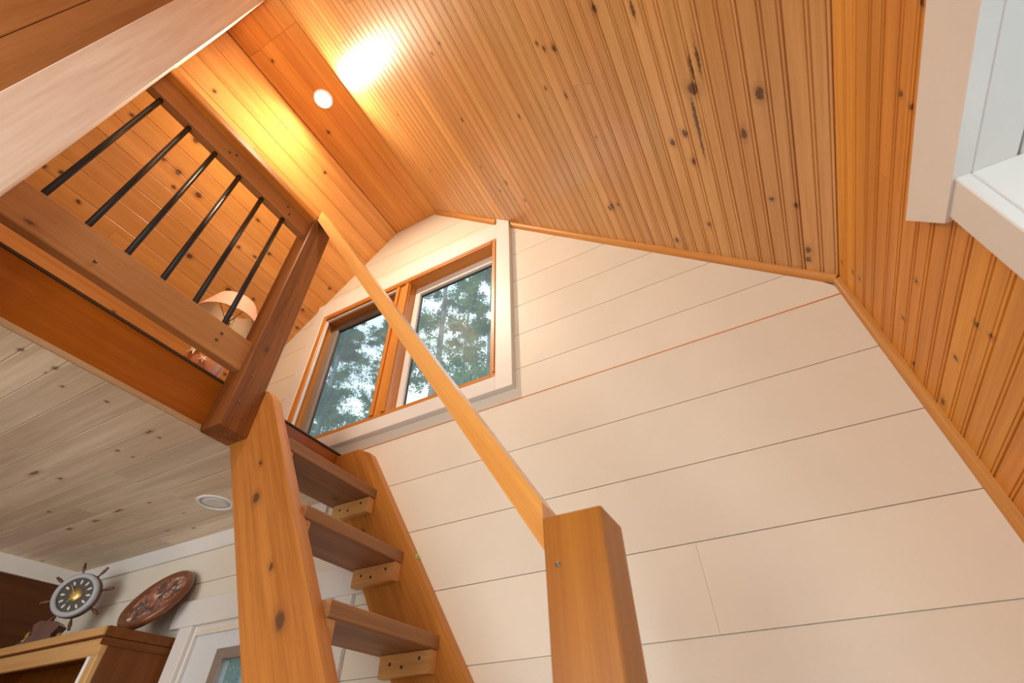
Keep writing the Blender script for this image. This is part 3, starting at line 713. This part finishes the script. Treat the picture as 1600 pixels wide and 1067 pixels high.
pti, paz = .511, .089
npl = Vector((math.sin(paz)*math.cos(pti), -math.cos(paz)*math.cos(pti), math.sin(pti)))
pc = Vector((-2.294, 1.29-.141*math.sin(pti), 2.037))
MP = frame(pc, Vector((0, 0, 1)) - npl*npl.z, npl)
plate = empty('round_plaque', (pc.x, pc.y, CT), 'round wood-framed picture leaning on the wall atop the cabinet', 'picture')
R_ = .141
v, f = lathe([(R_*.96, -.022), (R_*1.0, -.012), (R_*1.0, -.002), (R_*.95, .007), (R_*.86, .005), (R_*.80, -.001), (R_*.78, -.004)], 56)
f = f[:-1]
mesh_obj('frame', v, f, wood('plaque_wood', (.26, .085, .03), (.15, .045, .016), (), 0, rough=.28, coat=.5), MP, plate, True)
t = NT('painted_plaque'); tc = t.node('ShaderNodeTexCoord')
n1 = t.noise(tc.outputs['Object'], 26, 4, .6, .6); n2 = t.noise(t.vec('ADD', tc.outputs['Object'], (3, 1, 0)), 34, 3, .6, .4)
c = t.mix(t.ramp(n1, .42, .6), (.07, .05, .045), (.42, .14, .09)); c = t.mix(t.ramp(n2, .54, .66), c, (.68, .52, .38))
t.l.new(c, t.b.inputs['Base Color']); t.b.inputs['Roughness'].default_value = .3
v, f = lathe([(R_*.79, -.006), (R_*.79, -.003), (.001, -.0025)], 48); mesh_obj('painting', v, f, t.m, MP, plate)

# ------------------------------------------------------------------ trees outside the gable window
t = NT('leaf'); oi = t.node('ShaderNodeObjectInfo'); tc = t.node('ShaderNodeTexCoord')
n1 = t.noise(tc.outputs['Object'], 1.1, 3, .6)
c = t.mix(t.ramp(n1, .35, .65), (.035, .10, .03), (.20, .27, .05))
t.l.new(c, t.b.inputs['Base Color']); t.b.inputs['Roughness'].default_value = .6
trn = t.node('ShaderNodeBsdfTranslucent'); t.l.new(c, trn.inputs[0]); ms = t.node('ShaderNodeMixShader'); ms.inputs[0].default_value = .5
out = [n for n in t.n if n.type == 'OUTPUT_MATERIAL'][0]
t.l.new(t.b.outputs[0], ms.inputs[1]); t.l.new(trn.outputs[0], ms.inputs[2]); t.l.new(ms.outputs[0], out.inputs[0])
M_leaf = t.m
M_bark = plain('bark', (.20, .17, .14), .9, nz=.35)
gr = box('ground', (-25, YW+.3, -1.3), (18, 30, -1.2), plain('forest_floor', (.09, .08, .04), .9), None, .01); tag(gr, 'forest ground outside the cottage', 'ground', kind='structure')
def tree(x, y, h, r, nb, nl, blen, leaf, label, z0=3.5, lean=(0, 0), seed=1):
    R = random.Random(seed)
    T = empty('tree', (x, y, -1.2), label, 'tree', 'trees outside the gable window')
    M0 = Matrix.Translation((x, y, -1.2))
    N = 9; path = []; rad = []
    for k in range(N):
        q = k/(N-1); path.append(Vector((lean[0]*q*h + R.uniform(-.05, .05)*h*.1, lean[1]*q*h + R.uniform(-.05, .05)*h*.1, h*q))); rad.append(r*(1-.85*q))
    v, f = tube(path, rad, 10); mesh_obj('trunk', v, f, M_bark, M0, T, True)
    def at(q):
        q = q*(N-1); i = min(int(q), N-2); return path[i].lerp(path[i+1], q-i)
    V = []; F = []; TV = []; TF = []
    for b in range(nb):
        q = R.uniform(z0/h, .98); p = at(q); a = R.uniform(0, 6.283); L = blen*(1.08-.45*q)*R.uniform(.65, 1.1)
        d = Vector((math.cos(a), math.sin(a), R.uniform(-.15, .55))).normalized()
        pts = [p]; 
        for k in range(1, 5): pts.append(p + d*L*k/4 + Vector((R.uniform(-.1, .1), R.uniform(-.1, .1), R.uniform(-.08, .12)))*L*.5)
        rb = r*.28*(1.1-q)
        bv, bf = tube(pts, [rb, rb*.8, rb*.55, rb*.35, rb*.12], 5); mesh_obj('branch', bv, bf, M_bark, M0, T, True)
        twigs = []
        for k in range(16):
            s_ = R.uniform(.15, 1)*4; i = min(int(s_), 3); o_ = pts[i].lerp(pts[i+1], s_-i)
            e = o_ + Vector((R.gauss(0, 1), R.gauss(0, 1), R.gauss(-.1, .8)))*L*.24; twigs.append((o_, e))
        for o_, e in twigs[:6]:
            bv, bf = tube([o_, o_.lerp(e, .5)+Vector((0, 0, .03*L)), e], [rb*.3, rb*.22, rb*.1], 4); i0 = len(TV); TV += bv; TF += [tuple(i+i0 for i in q_) for q_ in bf]
        for k in range(nl):
            o_, e = R.choice(twigs); c_ = o_.lerp(e, R.random()**.7) + Vector((R.gauss(0, 1), R.gauss(0, 1), R.gauss(0, 1)))*L*.075
            s_ = leaf*R.uniform(.6, 1.3); ax = Vector((R.gauss(0, 1), R.gauss(0, 1), R.gauss(0, 1))).normalized(); bx_ = ax.cross(Vector((R.gauss(0, 1), R.gauss(0, 1), R.gauss(0, 1)))).normalized()
            i0 = len(V); V += [c_-ax*s_, c_+bx_*s_*.4, c_+ax*s_, c_-bx_*s_*.4]; F.append((i0, i0+1, i0+2, i0+3))
    tw = mesh_obj('twigs', TV, TF, M_bark, M0, T); tw['kind'] = 'stuff'
    lo = mesh_obj('leaves', V, F, M_leaf, M0, T); lo['kind'] = 'stuff'
tree(-4.46, 5.5, 14, .13, 46, 640, 1.0, .030, 'open tree with pale forked trunk behind the right window pane', 4, (0, 0), 3)
tree(-7.25, 5.5, 13, .12, 60, 1000, .85, .032, 'dense dark evergreen behind the left window pane', 3, (0, 0), 5)
tree(-8.9, 9.2, 18, .15, 54, 560, 1.1, .05, 'tall leafy tree rising between the two nearest trees', 5, (0, 0), 8)
tree(-5.4, 9.2, 18, .15, 46, 480, 1.1, .05, 'yellow-green tree seen past the right casing of the gable window', 5, (0, 0), 11)
tree(-12.6, 9.2, 17, .16, 60, 700, 1.2, .05, 'leafy tree at the far left of the left window pane', 5, (0, 0), 14)
tree(-9.6, 14, 24, .2, 50, 480, 1.6, .075, 'distant tall tree in the middle behind the gable window', 8, (0, 0), 21)
tree(-15.0, 14, 24, .2, 50, 480, 1.6, .075, 'distant tall tree behind the left window pane', 8, (0, 0), 22)
tree(3.6, 3.3, 9, .1, 46, 500, .8, .045, 'green tree outside the white right-hand window', 2.5, (0, 0), 31)
